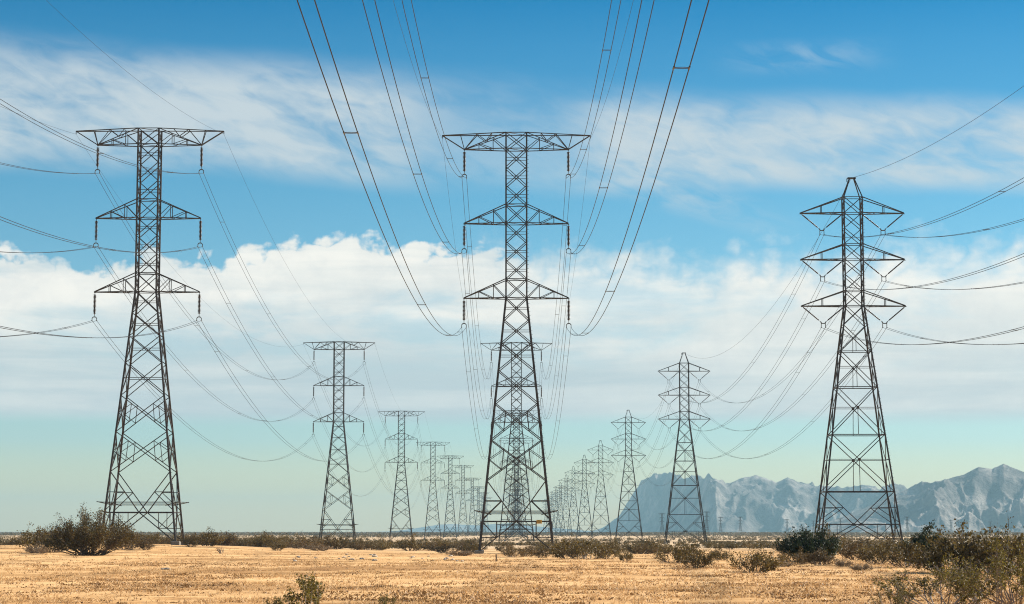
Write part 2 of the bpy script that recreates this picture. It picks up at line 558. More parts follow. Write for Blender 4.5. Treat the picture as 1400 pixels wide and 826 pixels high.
def legs(hw, zw, ztop, w):
    out = []
    for c in ((-1, -1), (1, -1), (1, 1), (-1, 1)):
        mb = MB()
        mb.beam(corner(hw, 0.0, *c), corner(hw, zw, *c), w)
        mb.beam(corner(hw, zw, *c), corner(hw, ztop, *c), w * 0.85)
        if c == (1, -1):     # climbing pegs
            for z in np.arange(5, ztop, 0.45):
                p = corner(hw, z, *c); mb.beam(p, p + np.array([0.24, 0, 0]), 0.03, False)
        out.append(mb)
    return out


def footing(hw, c):
    mb = MB(); p = corner(hw, 0, *c)
    mb.box((p[0], p[1], -0.1), (0.98, 0.98, 1.0), 0.05)
    return mb


def arm_tri(mb, sx, zb_, zp, xt, hx, hy, w, verts=(0.30, 0.65), diag=True, tipd=0.12):
    """triangular bracket arm, its two side trusses meeting at the tip"""
    for sy in (-1, 1):
        r0 = np.array([sx * hx, sy * hy, zb_]); r1 = np.array([sx * hx, sy * hy, zp])
        tb = np.array([sx * xt, sy * tipd, zb_]); tt = np.array([sx * xt, sy * tipd, zb_ + 0.06])
        mb.beam(r0, tb, w); mb.beam(r1, tt, w)
        prev = r0
        for k in verts:
            b_ = r0 + (tb - r0) * k; t_ = r1 + (tt - r1) * k
            mb.beam(b_, t_, w * 0.75)
            if diag: mb.beam(prev, t_, w * 0.75)
            prev = b_
    for k in (0.0, 0.3, 0.65):
        x = hx + (xt - hx) * k; y = hy + (tipd - hy) * k
        mb.beam((sx * x, -y, zb_), (sx * x, y, zb_), w * 0.7)
        if k < 0.6:
            x2 = hx + (xt - hx) * (k + 0.32); y2 = hy + (tipd - hy) * (k + 0.32)
            mb.beam((sx * x, -y, zb_), (sx * x2, y2, zb_), w * 0.6)
    mb.beam((sx * xt, -0.2, zb_), (sx * xt, 0.2, zb_), w * 1.6)


def top_arm(mb, w):
    zt, zl, ztip = A['top'], A['low0'], A['tip']
    hx, hy = A_HX0, A_HY0
    for sx in (-1, 1):
        for sy in (-1, 1):
            r0 = np.array([sx * hx, sy * hy, zl]); r1 = np.array([sx * hx, sy * hy, zt])
            at_ = np.array([sx * ATT, sy * 0.12, zl]); tip = np.array([sx * TIPX, sy * 0.10, ztip])
            mb.beam(r0, at_, w); mb.beam(r1, at_, w * 0.9); mb.beam(r1, tip, w); mb.beam(tip, at_, w)
            for k in (0.31, 0.65):
                mb.beam(r0 + (at_ - r0) * k, r1 + (at_ - r1) * k, w * 0.75)
            mb.beam(r0, r1 + (at_ - r1) * 0.31, w * 0.75)
            mb.beam(r0 + (at_ - r0) * 0.31, r1 + (at_ - r1) * 0.65, w * 0.75)

            def up(x):
                t = (x - hx) / (TIPX - hx); return r1 + (tip - r1) * t
            mb.beam(at_, up(6.45), w * 0.8); mb.beam(at_, up(4.55), w * 0.8)
            q = r1 + (at_ - r1) * 0.48
            mb.beam(up(4.55), q, w * 0.8); mb.beam(q, up(2.85), w * 0.8)
        for x in (2.85, 4.55, 6.45, TIPX):
            t = (x - hx) / (TIPX - hx); y = hy + (0.10 - hy) * t; z = zt + (ztip - zt) * t
            mb.beam((sx * x, -y, z), (sx * x, y, z), w * 0.7)
        mb.beam((sx * ATT, -0.2, zl), (sx * ATT, 0.2, zl), w * 1.6)
        mb.beam((sx * TIPX, 0, ztip), (sx * TIPX, 0, ztip - 0.35), w * 0.9)
    for z in (zt, zl):
        for sy in (-1, 1):
            mb.beam((-hx, sy * hy, z), (hx, sy * hy, z), w)
        mb.beam((-hx, -hy, z), (hx, hy, z), w * 0.7)


def insulator(p, q, r=0.175, pitch_=0.15, cap=0.28):
    """string of porcelain discs between two points"""
    mb = MB(); p = np.array(p, float); q = np.array(q, float)
    L = np.linalg.norm(q - p); n = int((L - 2 * cap) / pitch_)
    pr = [(0.03, 0.0), (0.03, cap / L)]
    for k in range(n):
        a = (cap + k * pitch_) / L; s = pitch_ / L
        pr += [(0.07, a), (r, a + 0.25 * s), (r * 0.95, a + 0.62 * s), (0.07, a + 0.78 * s)]
    pr += [(0.03, 1 - cap / L), (0.03, 1.0)]
    mb.lathe(pr, p, q, 8)
    return mb


YOKE_HALF = 0.265
INS_DROP = 3.32     # arm chord to conductor


def yoke_A(mb, x, z):
    """hanger plate and two clamps for the pair of conductors; z is the conductor height"""
    h = YOKE_HALF
    mb.beam((x - h * 0.55, 0, z + 0.42), (x + h * 0.55, 0, z + 0.42), 0.10, False)
    for s in (-1, 1):
        mb.beam((x + s * h * 0.5, 0, z + 0.42), (x + s * h, 0, z + 0.26), 0.09, False)
        mb.beam((x + s * h, 0, z + 0.28), (x + s * h, 0, z + 0.0), 0.07, False)
        mb.beam((x + s * h, -0.22, z - 0.01), (x + s * h, 0.22, z - 0.01), 0.085, False)


def yoke_B(mb, x, z):
    h = YOKE_HALF
    mb.beam((x - h * 1.1, 0, z + 0.52), (x + h * 1.1, 0, z + 0.52), 0.11, False)
    for s in (-1, 1):
        mb.beam((x + s * h * 0.75, 0, z + 0.52), (x + s * h * 1.3, 0, z + 0.74), 0.12, False)
        mb.beam((x + s * h, 0, z + 0.5), (x + s * h, 0, z), 0.08, False)
        mb.beam((x + s * h, -0.22, z - 0.01), (x + s * h, 0.22, z - 0.01), 0.085, False)
        mb.beam((x + s * h * 1.25, -0.18, z + 0.72), (x + s * h * 1.25, 0.18, z + 0.72), 0.08, False)


LEVA = [A['low0'], A['a1'], A['a2']]
LEVB = [B['a0'], B['a1'], B['a2']]
B_DROP = 2.72


def bracing_A(mb, k=1.0):
    w = 0.086 * k
    for za, zb_ in ((A['low0'], A['p1']), (A['a1'], A['p2'])):
        zz = np.linspace(za, zb_, 4)
        for i in range(3): xpanel(mb, hwA, zz[i], zz[i + 1], w, horiz=True)
    for za, zb_ in ((A['a1'], A['p1']), (A['a2'], A['p2']), (A['low0'], A['top'])):
        xpanel(mb, hwA, za, zb_, w)
    for z in (A['p1'], A['a1'], A['p2'], A['a2']):
        ring(mb, hwA, z, w)
        mb.beam(corner(hwA, z, -1, -1), corner(hwA, z, 1, 1), w * 0.7)
    for a, b in (('n1', 'a2'), ('n2', 'n1'), ('n3', 'n2'), ('n4', 'n3')):
        xpanel(mb, hwA, A[a], A[b], w * 1.1, horiz=True)
    xpanel(mb, hwA, A['n5'], A['n4'], w * 1.15, struts=True)
    xpanel(mb, hwA, A['n6'], A['n5'], w * 1.15, struts=True)
    kbase(mb, hwA, A['n6'], A['s6'], A['n7'], A['s7'], w * 1.25)
    ring(mb, hwA, A['n7'], w * 1.5)


def bracing_B(mb, k=1.0):
    w = 0.086 * k
    zz = list(np.linspace(B['a0'], B['a1'], 4)) + list(np.linspace(B['a1'], B['a2'], 4))[1:]
    xpanel(mb, hwB, B['a0'], B['sh'], w)
    for i in range(len(zz) - 1): xpanel(mb, hwB, zz[i + 1], zz[i], w)
    for z in (B['sh'], B['a0'], B['p1'], B['a1'], B['p2'], B['a2']): ring(mb, hwB, z, w)
    xpanel(mb, hwB, B['n1'], B['a2'], w)
    xpanel(mb, hwB, B['n2'], B['n1'], w * 1.05, post=True)
    ring(mb, hwB, B['n2'], w * 1.05)
    for a, b in (('n3', 'n2'), ('n4', 'n3'), ('n5', 'n4')):
        xpanel(mb, hwB, B[a], B[b], w * 1.1, horiz=True, post=True)
        ring(mb, hwB, B[a], w * 1.25)
    kbase(mb, hwB, B['n5'], B['s5'], B['n6'], B['s6'], w * 1.2)
    ring(mb, hwB, B['n6'], w * 1.5)
    for z, s in ((zb(558), 0.34), (zb(629), 0.36), (B['n6'], 0.34)):       # gusset plates at the crossings
        for sy in (-1, 1):
            mb.box((0, sy * (hwB(z)[1] + 0.02), z), (s, 0.05, s))


def cap_B(mb, w):
    zt, zs = B['top'], B['sh']
    for sx in (-1, 1):
        for sy in (-1, 1):
            mb.beam((sx * B_HX0, sy * B_HY0, zs), (sx * 0.28, sy * 0.2, zt), w)
    mb.box((0, 0, zt + 0.05), (1.05, 0.5, 0.18))
    mb.beam((-0.6, 0, zt + 0.02), (-0.6, 0, zt - 0.45), 0.10, False)


def guard(hw, z):
    """outward corner spikes with strands of wire between them"""
    mb = MB()
    P = []
    for c in ((-1, -1), (1, -1), (1, 1), (-1, 1)):
        p = corner(hw, z, *c); o = np.array([c[0] * 0.95, c[1] * 0.55, 0.22])
        mb.beam(p - o * 0.9, p + o, 0.09, False); P.append((p, o))
    for t in (-0.7, -0.35, 0.0, 0.35, 0.7, 0.95):
        for i in range(4):
            (p, o), (q, u) = P[i], P[(i + 1) % 4]
            mb.beam(p + o * t, q + u * t, 0.022, False)
    return mb


def arms_B(sx, i, w):
    mb = MB()
    zb_, zp = ((B['a0'], B['sh']), (B['a1'], B['p1']), (B['a2'], B['p2']))[i]
    hx, hy = B_HX0, B_HY0
    arm_tri(mb, sx, zb_, zp, BARM, hx, hy, w, verts=(0.52,), diag=False)
    return mb


def build_parts_A():
    root = empty("transmission_tower", (0, 0, 0))
    for mb in legs(hwA, AW, A['top'], 0.20): child("leg", mb.mesh("leg", STEEL), root)
    mb = MB(); bracing_A(mb); child("lattice_bracing", mb.mesh("lattice_bracing", STEEL), root)
    mb = MB(); top_arm(mb, 0.10); child("top_crossarm", mb.mesh("top_crossarm", STEEL), root)
    for zb_, zp in ((A['a1'], A['p1']), (A['a2'], A['p2'])):
        for sx in (-1, 1):
            mb = MB(); arm_tri(mb, sx, zb_, zp, ATT, A_HX0, A_HY0, 0.10); child("crossarm", mb.mesh("crossarm", STEEL), root)
    im = insulator((0, 0, 0), (0, 0, -(INS_DROP - 0.42))).mesh("insulator_string", INSUL, True)
    ym = MB(); yoke_A(ym, 0, -INS_DROP); ym = ym.mesh("conductor_clamp", HARDW)
    for z in LEVA:
        for sx in (-1, 1):
            i = child("insulator_string", im, root, (sx * ATT, 0, z))
            child("conductor_clamp", ym, i)
    for c in ((-1, -1), (1, -1), (1, 1), (-1, 1)): child("footing", footing(hwA, c).mesh("footing", CONC), root)
    child("climbing_guard", guard(hwA, zc(701)).mesh("climbing_guard", STEEL), root)
    return root


def v_string(sx, p_out, p_in, q):
    mb = insulator(p_out, q + np.array([sx * YOKE_HALF * 1.2, 0, 0]), 0.085, 0.14, 0.25)
    return mb


def build_parts_B():
    root = empty("transmission_tower", (0, 0, 0))
    for mb in legs(hwB, BW_, B['sh'], 0.20): child("leg", mb.mesh("leg", STEELB), root)
    mb = MB(); bracing_B(mb); child("lattice_bracing", mb.mesh("lattice_bracing", STEELB), root)
    mb = MB(); cap_B(mb, 0.14); child("peak", mb.mesh("peak", STEELB), root)
    for i in range(3):
        for sx in (-1, 1):
            child("crossarm", arms_B(sx, i, 0.12).mesh("crossarm", STEELB), root)
    for z in LEVB:
        for sx in (-1, 1):
            zq = z - B_DROP + 0.72
            i = child("insulator_string", v_string(sx, (sx * BARM, 0, z), None, np.array([sx * BV, 0, zq])).mesh("insulator_string", INSUL, True), root)
            child("insulator_string", v_string(-sx, (sx * (B_HX0 + 0.1), 0, z - 0.1), None, np.array([sx * BV, 0, zq])).mesh("insulator_string", INSUL, True), root)
            ym = MB(); yoke_B(ym, sx * BV, z - B_DROP)
            child("conductor_clamp", ym.mesh("conductor_clamp", HARDW), root)
    for c in ((-1, -1), (1, -1), (1, 1), (-1, 1)): child("footing", footing(hwB, c).mesh("footing", CONC), root)
    return root


def lod_A(k):
    mb = MB()
    for l in legs(hwA, AW, A['top'], 0.20 * k):
        mb.add(np.concatenate(l.v), l.f)
    bracing_A(mb, k); top_arm(mb, 0.10 * k)
    for zb_, zp in ((A['a1'], A['p1']), (A['a2'], A['p2'])):
        for sx in (-1, 1): arm_tri(mb, sx, zb_, zp, ATT, A_HX0, A_HY0, 0.10 * k)
    for z in LEVA:
        for sx in (-1, 1):
            mb.tube([(sx * ATT, 0, z), (sx * ATT, 0, z - INS_DROP + 0.4)], 0.09, 6); yoke_A(mb, sx * ATT, z - INS_DROP)
    return mb.mesh("far_tower", STEEL)


def lod_B(k):
    mb = MB()
    for l in legs(hwB, BW_, B['sh'], 0.20 * k):
        mb.add(np.concatenate(l.v), l.f)
    bracing_B(mb, k); cap_B(mb, 0.14 * k)
    for i in range(3):
        for sx in (-1, 1):
            a = arms_B(sx, i, 0.12 * k); mb.add(np.concatenate(a.v), a.f)
    for z in LEVB:
        for sx in (-1, 1):
            q = (sx * BV, 0, z - B_DROP + 0.6)
            mb.tube([(sx * BARM, 0, z), q], 0.06, 5); mb.tube([(sx * B_HX0, 0, z), q], 0.06, 5); yoke_B(mb, sx * BV, z - B_DROP)
    return mb.mesh("far_tower", STEELB)


ORD = ["nearest", "second", "third", "fourth", "fifth", "sixth", "seventh", "eighth", "ninth", "tenth", "eleventh", "twelfth"]
XL, XC, XR = -42.36, 0.0, 42.9
# distance, scale of the standard tower
LINES = {
    "left": (XL, [(246, 0.989), (514, 1.0), (796, 0.99), (1097, 1.02), (1385, 1.085), (1717, 1.17), (2082, 1.15), (2412, 1.12), (2720, 1.1), (3040, 1.08)]),
    "centre": (XC, [(246, 1.0), (516, 1.0), (800, 1.0), (1052, 1.0), (1330, 1.02), (1600, 1.05), (1880, 1.05), (2160, 1.05), (2440, 1.05), (2720, 1.05)]),
    "right": (XR, [(273, 1.0), (551, 1.03), (827, 1.055), (1102, 1.06), (1364, 1.10), (1627, 1.12), (1867, 1.115), (2116, 1.10), (2330, 1.08), (2600, 1.08), (2860, 1.07), (3120, 1.06)]),
}
protoA, protoB = build_parts_A(), build_parts_B()
lodA, lodB = lod_A(1.45), lod_B(1.45)
lodA2, lodB2 = lod_A(2.0), lod_B(2.0)
used = {'A': False, 'B': False}
KIND_TXT = {"left": "dark steel tower with flat top arm", "centre": "dark steel tower with flat top arm", "right": "steel tower with pointed peak"}
TOPS = {}
for line, (X, tw) in LINES.items():
    typ = 'B' if line == "right" else 'A'
    pos = []
    for i, (D, sc) in enumerate(tw):
        z = gz(X, D)
        if line == 'left' and i == 0: z = 1.05
        if line == 'centre' and i == 0: z = 0.0
        if line == 'right' and i == 0: z = 0.2
        pos.append((D, z, sc))
        if i < 4:
            proto = protoA if typ == 'A' else protoB
            if not used[typ]: o = proto; used[typ] = True
            else: o = copy_tree(proto)
        else:
            me = (lodA if D < 1900 else lodA2) if typ == 'A' else (lodB if D < 1900 else lodB2)
            o = link("transmission_tower", me)
        o.location = (X, D, z); o.scale = (1, 1, sc)
        lab = f"{ORD[i]} {KIND_TXT[line]} in the {line} row of pylons"
        if i == 0:
            lab = {"left": "big flat-topped lattice tower standing beside the large creosote bush at left",
                   "centre": "big flat-topped lattice tower straight ahead with yellow sign on its base",
                   "right": "big lattice tower with pointed peak and V-shaped insulators at right"}[line]
        elif i >= 8:
            lab = f"tiny hazy tower at the far vanishing end of the {line} row"
        tag(o, lab, "power tower", f"towers of the {line} power line")
    TOPS[line] = pos

# the yellow plate on the near centre tower
centre_tower = [o for o in COL.objects if o.get("label", "").startswith("big flat-topped lattice tower straight")][0]
sm = MB(); sm.box((2.55, -(hwA(A['n7'])[1] + 0.14), A['n7'] - 0.05), (0.62, 0.03, 0.42), 0.01)
sg = child("warning_sign", sm.mesh("warning_sign", YELLOW), centre_tower); sg["label"] = "small yellow warning plate"
sm = MB()
for k, (dx, dz, w_, h_) in enumerate(((0, 0.10, 0.42, 0.05), (0, 0.0, 0.5, 0.04), (0, -0.09, 0.36, 0.04))):
    sm.box((2.55 + dx, -(hwA(A['n7'])[1] + 0.158), A['n7'] - 0.05 + dz), (w_, 0.01, h_))
child("printed_lines", sm.mesh("printed_lines", BLACKP), sg)

# ------------------------------------------------------------------ conductors
LEVN = ["top", "middle", "lowest"]
SAG = {"left": (12.0, 11.6, 10.6), "centre": (11.3, 10.6, 9.7), "right": (11.4, 11.2, 10.8)}
PREV = {"left": -24.0, "centre": -24.0, "right": 3.0}
PREVUP = {"left": 0.6, "centre": 2.0, "right": 0.6}
DRIFT = {"left": 0.0, "centre": -0.6, "right": 0.0}   # the first span comes in at a slight angle
sp = MB()
for dy in (-0.16, 0.16):
    pts = [(x, 0.65 * dy * (1 - 0.5 * (x / YOKE_HALF) ** 2) * 1.0, 0) for x in np.linspace(-YOKE_HALF, YOKE_HALF, 5)]
    sp.tube(pts, 0.013, 5)
for s in (-1, 1): sp.tube([(s * YOKE_HALF, -0.2, 0), (s * YOKE_HALF, 0.2, 0)], 0.034, 6)
SPACER = sp.mesh("spacer", HARDW)


def span_path(sups, sag, dens):
    """points of a wire hung through the supports (y, z)"""
    P = []
    for k in range(len(sups) - 1):
        (y0, z0), (y1, z1) = sups[k], sups[k + 1]
        n = max(6, dens[min(k, len(dens) - 1)])
        L = y1 - y0
        s = sag * (L / 270.0) ** 2
        for j in range(n + (1 if k == len(sups) - 2 else 0)):
            t = j / n
            P.append((y0 + L * t, z0 + (z1 - z0) * t - 4 * s * t * (1 - t)))
    return P


def interp_path(P, y):
    ya = [p[0] for p in P]; za = [p[1] for p in P]
    return float(np.interp(y, ya, za))


WR = 0.022
for line, (X, tw) in LINES.items():
    typ = 'B' if line == "right" else 'A'
    lev = LEVB if typ == 'B' else LEVA
    drop = B_DROP if typ == 'B' else INS_DROP
    xa = BV if typ == 'B' else ATT
    nsp = 8
    y1_ = TOPS[line][0][0]
    dx_ = lambda y: DRIFT[line] * max(0.0, (y1_ - y) / (y1_ - PREV[line]))
    for li in range(3):
        for sx, side in ((-1, "left"), (1, "right")):
            sups = [(PREV[line], lev[li] - drop + PREVUP[line])] + [(D, z + lev[li] * sc - drop * sc) for D, z, sc in TOPS[line][:nsp]]
            P = span_path(sups, SAG[line][li], [70, 48, 32, 22, 16, 12, 10, 8])
            x0 = X + sx * xa
            root = empty("power_cable", (x0, PREV[line], sups[0][1]))
            tag(root, f"twin cable hung under the {side} ends of the {LEVN[li]} arms in the {line} row", "power cable", f"power cables of the {line} line")
            for s in (-1, 1):
                mb = MB(); mb.tube([(s * YOKE_HALF + dx_(y), y - PREV[line], z - sups[0][1]) for y, z in P], WR, 5)
                child("wire", mb.mesh("wire", WIREM, True), root)
            for k in range(3):
                (ya, _), (yb, _) = sups[k], sups[k + 1]
                for t in ((0.16, 0.38, 0.60, 0.79, 0.93) if k == 0 else (0.08, 0.27, 0.5, 0.73, 0.92)):
                    y = ya + (yb - ya) * (t + 0.012 * ((li * 2 + sx) % 5 - 2))
                    child("spacer", SPACER, root, (dx_(y), y - PREV[line], interp_path(P, y) - sups[0][1]))
    # thin earth wires along the tower tops
    for sx, side in (((-1, "left"), (1, "right")) if typ == 'A' else ((0, ""),)):
        zt = (A['tip'] - 0.35) if typ == 'A' else B['top'] + 0.1
        sups = [(PREV[line], zt + 0.6)] + [(D, z + zt * sc) for D, z, sc in TOPS[line][:nsp]]
        P = span_path(sups, 8.5, [60, 40, 28, 20, 14, 10, 8, 6])
        mb = MB(); mb.tube([(dx_(y), y - PREV[line], z - sups[0][1]) for y, z in P], 0.013 if typ == 'A' else 0.02, 4)
        o = link("earth_wire", mb.mesh("earth_wire", WIREM, True), None, (X + sx * TIPX, PREV[line], sups[0][1]))
        tag(o, (f"thin single wire strung between the {side} tips of the flat tops in the {line} row" if typ == 'A' else
                "thin single wire strung between the pointed peaks of the right row"), "power cable", "thin wires over the tower tops")

# small far pylons of other lines in front of the mountains
FARP = [(966, 699.5, 0.60, 2900), (985, 707, 0.42, 2900), (1012, 706.5, 0.44, 3000), (1076, 710, 0.40, 3300), (1112, 712, 0.38, 3300), (1149, 709, 0.42, 3200), (1240, 706.5, 0.44, 3000),
        (1300, 711, 0.40, 3300), (1315, 714, 0.34, 3400), (1354, 713, 0.34, 3400), (905, 702, 0.55, 2900)]
FP = ["far small pylon just right of the second right-row tower's feet, tallest of the distant ones",
      "far small pylon, shortest of three before the hazy mountain left of the right tower",
      "far small pylon, rightmost of three before the hazy mountain left of the right tower",
      "far small pylon standing alone over the dark green bush, left of the right tower",
      "far small pylon seen through the left legs of the big right tower",
      "far small pylon seen through the middle of the big right tower's base",
      "far small pylon just right of the big right tower's legs",
      "far small pylon over the right-hand scrub, leftmost of the three toward the photo's edge",
      "far small pylon over the right-hand scrub, middle of the three toward the photo's edge",
      "far small pylon over the right-hand scrub, rightmost of the three toward the photo's edge",
      "far small pylon in haze beside the left legs of the second right-row tower"]
lodF = lod_A(2.0)
for (x, y, sc, D), lb in zip(FARP, FP):
    d = ray(x, y)
    ztop = CAMH + d.z * D
    zg = gz(d.x * D, D)
    o = link("transmission_tower", lodF, None, (d.x * D, D, zg))
    s = (ztop - zg) / A['top']
    o.scale = (s * 1.15, s * 1.15, s); o.rotation_euler.z = R(25)
    tag(o, lb, "power tower", "small pylons far off before the mountains")


# ------------------------------------------------------------------ shrubs
def shrub(rng, h, w, stems, sub, tuft, leaves, leaf, spread=0.9, low=0.25, rad=0.02, tuft_r=0.10, twist=0.25, seg=6, side=3):
    """stems fanning up from one root crown with tufts of small leaves along their ends"""
    st = MB(); LC = []
    for i in range(stems):
        az = rng.uniform(0, 2 * math.pi); lean = spread * math.sqrt(rng.uniform(0.02, 1))
        hh = h * rng.uniform(0.55, 1.0) * (1.05 - 0.62 * lean)
        end = np.array([math.cos(az) * lean * w / 2, math.sin(az) * lean * w / 2, hh])
        br = 0.16 * w * math.sqrt(rng.uniform(0, 1)); ba = az + rng.normal(0, 0.7)
        base = np.array([math.cos(ba) * br, math.sin(ba) * br, -0.05])
        t = np.linspace(0, 1, seg)[:, None]
        bow = np.array([end[0], end[1], 0]) * 0.18
        pts = base + (end - base) * t + bow * np.sin(t * math.pi) + np.cumsum(rng.normal(0, twist * hh / seg * 0.35, (seg, 3)), 0) * t
        st.tube(pts, rad * np.linspace(1, 0.3, seg), side, False)
        paths = [pts[int(seg * 0.45):]]
        for k in range(sub):
            u = rng.uniform(low, 0.95); j = u * (seg - 1); j0 = int(j)
            p = pts[j0] + (pts[min(j0 + 1, seg - 1)] - pts[j0]) * (j - j0)
            dirv = (end - base) / np.linalg.norm(end - base) + rng.normal(0, 0.55, 3); dirv[2] = abs(dirv[2]) * 0.8 + 0.15
            dirv /= np.linalg.norm(dirv)
            ln = h * rng.uniform(0.14, 0.36) * (1.15 - 0.5 * u)
            q = np.array([p + dirv * ln * s + np.array([0, 0, 0.12 * ln * s * s]) for s in np.linspace(0, 1, 4)]) + rng.normal(0, 0.03 * ln, (4, 3)) * np.linspace(0, 1, 4)[:, None]
            st.tube(q, rad * 0.5 * np.linspace(1, 0.35, 4), side, False)
            paths.append(q)
        for q in paths:
            m = len(q)
            for k in range(tuft):
                u = rng.uniform(0.25, 1.0) * (m - 1); j0 = min(int(u), m - 2)
                c = q[j0] + (q[j0 + 1] - q[j0]) * (u - j0)
                LC.append(c)
    if not leaves: return st, None
    LC = np.array(LC)
    C = np.repeat(LC, leaves, axis=0) + rng.normal(0, tuft_r * 0.55, (len(LC) * leaves, 3))
    C[:, 2] = np.maximum(C[:, 2], 0.03)
    return st, leaf_quads(rng, C, leaf)


def leaf_quads(rng, C, leaf):
    n = len(C)
    a = rng.normal(0, 1, (n, 3)); a[:, 2] += 0.5; a /= np.linalg.norm(a, axis=1)[:, None]
    b = np.cross(a, rng.normal(0, 1, (n, 3))); b /= np.linalg.norm(b, axis=1)[:, None]
    L = leaf * rng.uniform(0.6, 1.3, (n, 1)); W = L * rng.uniform(0.35, 0.6, (n, 1))
    v = np.stack([C - a * L * .5, C + b * W * .5 + a * L * 0.05, C + a * L * .5, C - b * W * .5 + a * L * 0.05], 1).reshape(-1, 3)
    f = np.arange(n * 4).reshape(n, 4)
    return v, f


def shrub_meshes(rng, leafmat, stemmat, **kw):
    st, lf = shrub(rng, **kw)
    sm_ = st.mesh("stems", stemmat)
    lm = np_mesh("foliage", lf[0], lf[1], leafmat) if lf is not None else None
    return sm_, lm


COUNT = {'shrub': 0}


def top_of(ms):
    me = ms[1] or ms[0]
    co = np.empty(len(me.vertices) * 3, np.float32); me.vertices.foreach_get("co", co)
    return float(np.percentile(co[2::3], 99.3))


def place_shrub(ms, loc, sc, rz, label, group=None, cat="shrub", name="desert_shrub"):
    root = empty(name, loc)
    root.rotation_euler.z = rz; root.scale = sc if isinstance(sc, tuple) else (sc, sc, sc)
    child("stems", ms[0], root)
    if ms[1] is not None: child("foliage", ms[1], root)
    COUNT['shrub'] += 1
    return tag(root, label, cat, group)


def place_px(ms, x, y, hpx, label, mh, group=None, cat="shrub", name="desert_shrub", wide=1.0, Y=None):
    p = hit(x, y) if Y is None else Vector((ray(x, y).x * Y, Y, gz(ray(x, y).x * Y, Y)))
    hm = hpx / F * p.y
    s = hm / top_of(ms)
    return place_shrub(ms, (p.x, p.y, p.z - 0.03), (s * wide, s * wide, s), random.uniform(0, 6.28), label, group, cat, name)


rg = np.random.default_rng(5)
# mid-distance variants, all modelled 2 m high
MID = []
for k in range(7):
    w_ = rg.uniform(2.4, 3.8)
    lm = [LEAF, LEAF, LEAFB, LEAF, LEAFB, LEAF, LEAFB][k]
    MID.append((shrub_meshes(rg, lm, BARK, h=2.0, w=w_, stems=26, sub=5, tuft=4, leaves=4, leaf=0.12, spread=1.0, low=0.2, rad=0.022, tuft_r=0.17), lm))
DRY = [(shrub_meshes(rg, TWIG, BARK, h=2.0, w=4.2, stems=40, sub=6, tuft=3, leaves=3, leaf=0.16, spread=1.0, low=0.1, rad=0.03, tuft_r=0.2), TWIG) for k in range(2)]
DARKB = [(shrub_meshes(rg, LEAFD, BARK, h=2.0, w=3.2, stems=44, sub=7, tuft=6, leaves=7, leaf=0.13, spread=1.0, low=0.08, rad=0.03, tuft_r=0.17), LEAFD) for k in range(2)]
DEAD = shrub_meshes(rg, TWIG, BARK, h=2.0, w=2.2, stems=9, sub=5, tuft=1, leaves=1, leaf=0.05, spread=0.9, low=0.2, rad=0.05, tuft_r=0.05)

# hero bush by the left tower: a wide clump of several crowns on one root
hero = shrub_meshes(rg, LEAF, BARK, h=3.3, w=5.4, stems=85, sub=9, tuft=5, leaves=5, leaf=0.10, spread=1.0, low=0.25, rad=0.030, tuft_r=0.20, twist=0.35, seg=7)
p = hit(122, 759)
place_shrub(hero, (p.x, p.y, p.z), ((58 / F * p.y) / top_of(hero) * 1.08,) * 2 + ((58 / F * p.y) / top_of(hero),), 0.6, "large spreading creosote bush at the left, in front of the left tower's legs")
place_px(MID[0][0], 64, 755, 34, "low wide creosote bush leaning out on the left of the large bush", 2.0, wide=1.3)
place_px(DRY[0][0], 52, 757, 14, "low grey-brown dry brush on the sand at the left of the large bush", 2.0, wide=1.1, name="dry_shrub")
place_px(MID[2][0], 172, 752, 24, "small brown bush on the right skirt of the large left bush", 2.0, wide=1.1)
place_px(MID[4][0], 200, 752, 17, "small dark brown bush between the left tower's legs", 2.0, wide=1.1)
place_px(DEAD, 303, 757, 13, "tiny bare dead bush alone on the sand right of the left tower", 2.0, name="dead_shrub")
place_px(MID[1][0], 284, 747, 24, "creosote bush just right of the left tower's concrete feet", 2.0, wide=1.1)
place_px(MID[3][0], 262, 748, 18, "small brush clump touching the left tower's right foot", 2.0)
place_px(MID[5][0], 380, 753, 14, "small dark bush on the sand edge midway between left and second towers", 2.0)
place_px(DRY[1][0], 436, 753, 9, "low dark tangle of brush before the second left-row tower's left foot", 2.0, wide=1.4, name="dry_shrub")
# scrub round the centre tower and right of it
place_px(MID[0][0], 800, 765, 31, "broad dark creosote thicket right of the centre tower's right foot", 2.0, wide=1.25)
place_px(MID[1][0], 776, 764, 25, "rounded olive bush between the centre tower's foot and the dark thicket", 2.0, wide=1.1)
place_px(MID[3][0], 829, 764, 27, "olive bush on the right flank of the dark thicket", 2.0, wide=1.1)
place_px(MID[5][0], 855, 767, 15, "small low green bush on the sand right of the dark thicket", 2.0, wide=1.1)
place_px(MID[2][0], 704, 762, 16, "small brown bush between the feet of the centre tower, left one", 2.0, wide=1.2)
place_px(MID[6][0], 723, 761, 14, "small brown bush between the feet of the centre tower, right one", 2.0, wide=1.2)
place_px(MID[4][0], 741, 763, 13, "little green bush beside the centre tower's right footing", 2.0)
place_px(DRY[0][0], 628, 760, 10, "low flat dry brush left of the centre tower's left foot", 2.0, wide=1.6, name="dry_shrub")
place_px(MID[0][0], 925, 770, 28, "large olive bush left of the pair on the sand below the second right-row tower", 2.0, wide=1.2)
place_px(MID[3][0], 953, 777, 32, "large olive bush with dark shadow, foremost below the second right-row tower", 2.0, wide=1.15)
place_px(MID[1][0], 1032, 783, 38, "large brown-green bush on a shaded sand rim left of the dark evergreen", 2.0, wide=1.15)
place_px(MID[5][0], 985, 766, 18, "small scrub bush between the two large olive bushes on the sand", 2.0)
place_px(DARKB[0][0], 1108, 768, 43, "dense dark green rounded bush under the big right tower's left legs", 2.0, wide=0.82, name="evergreen_bush")
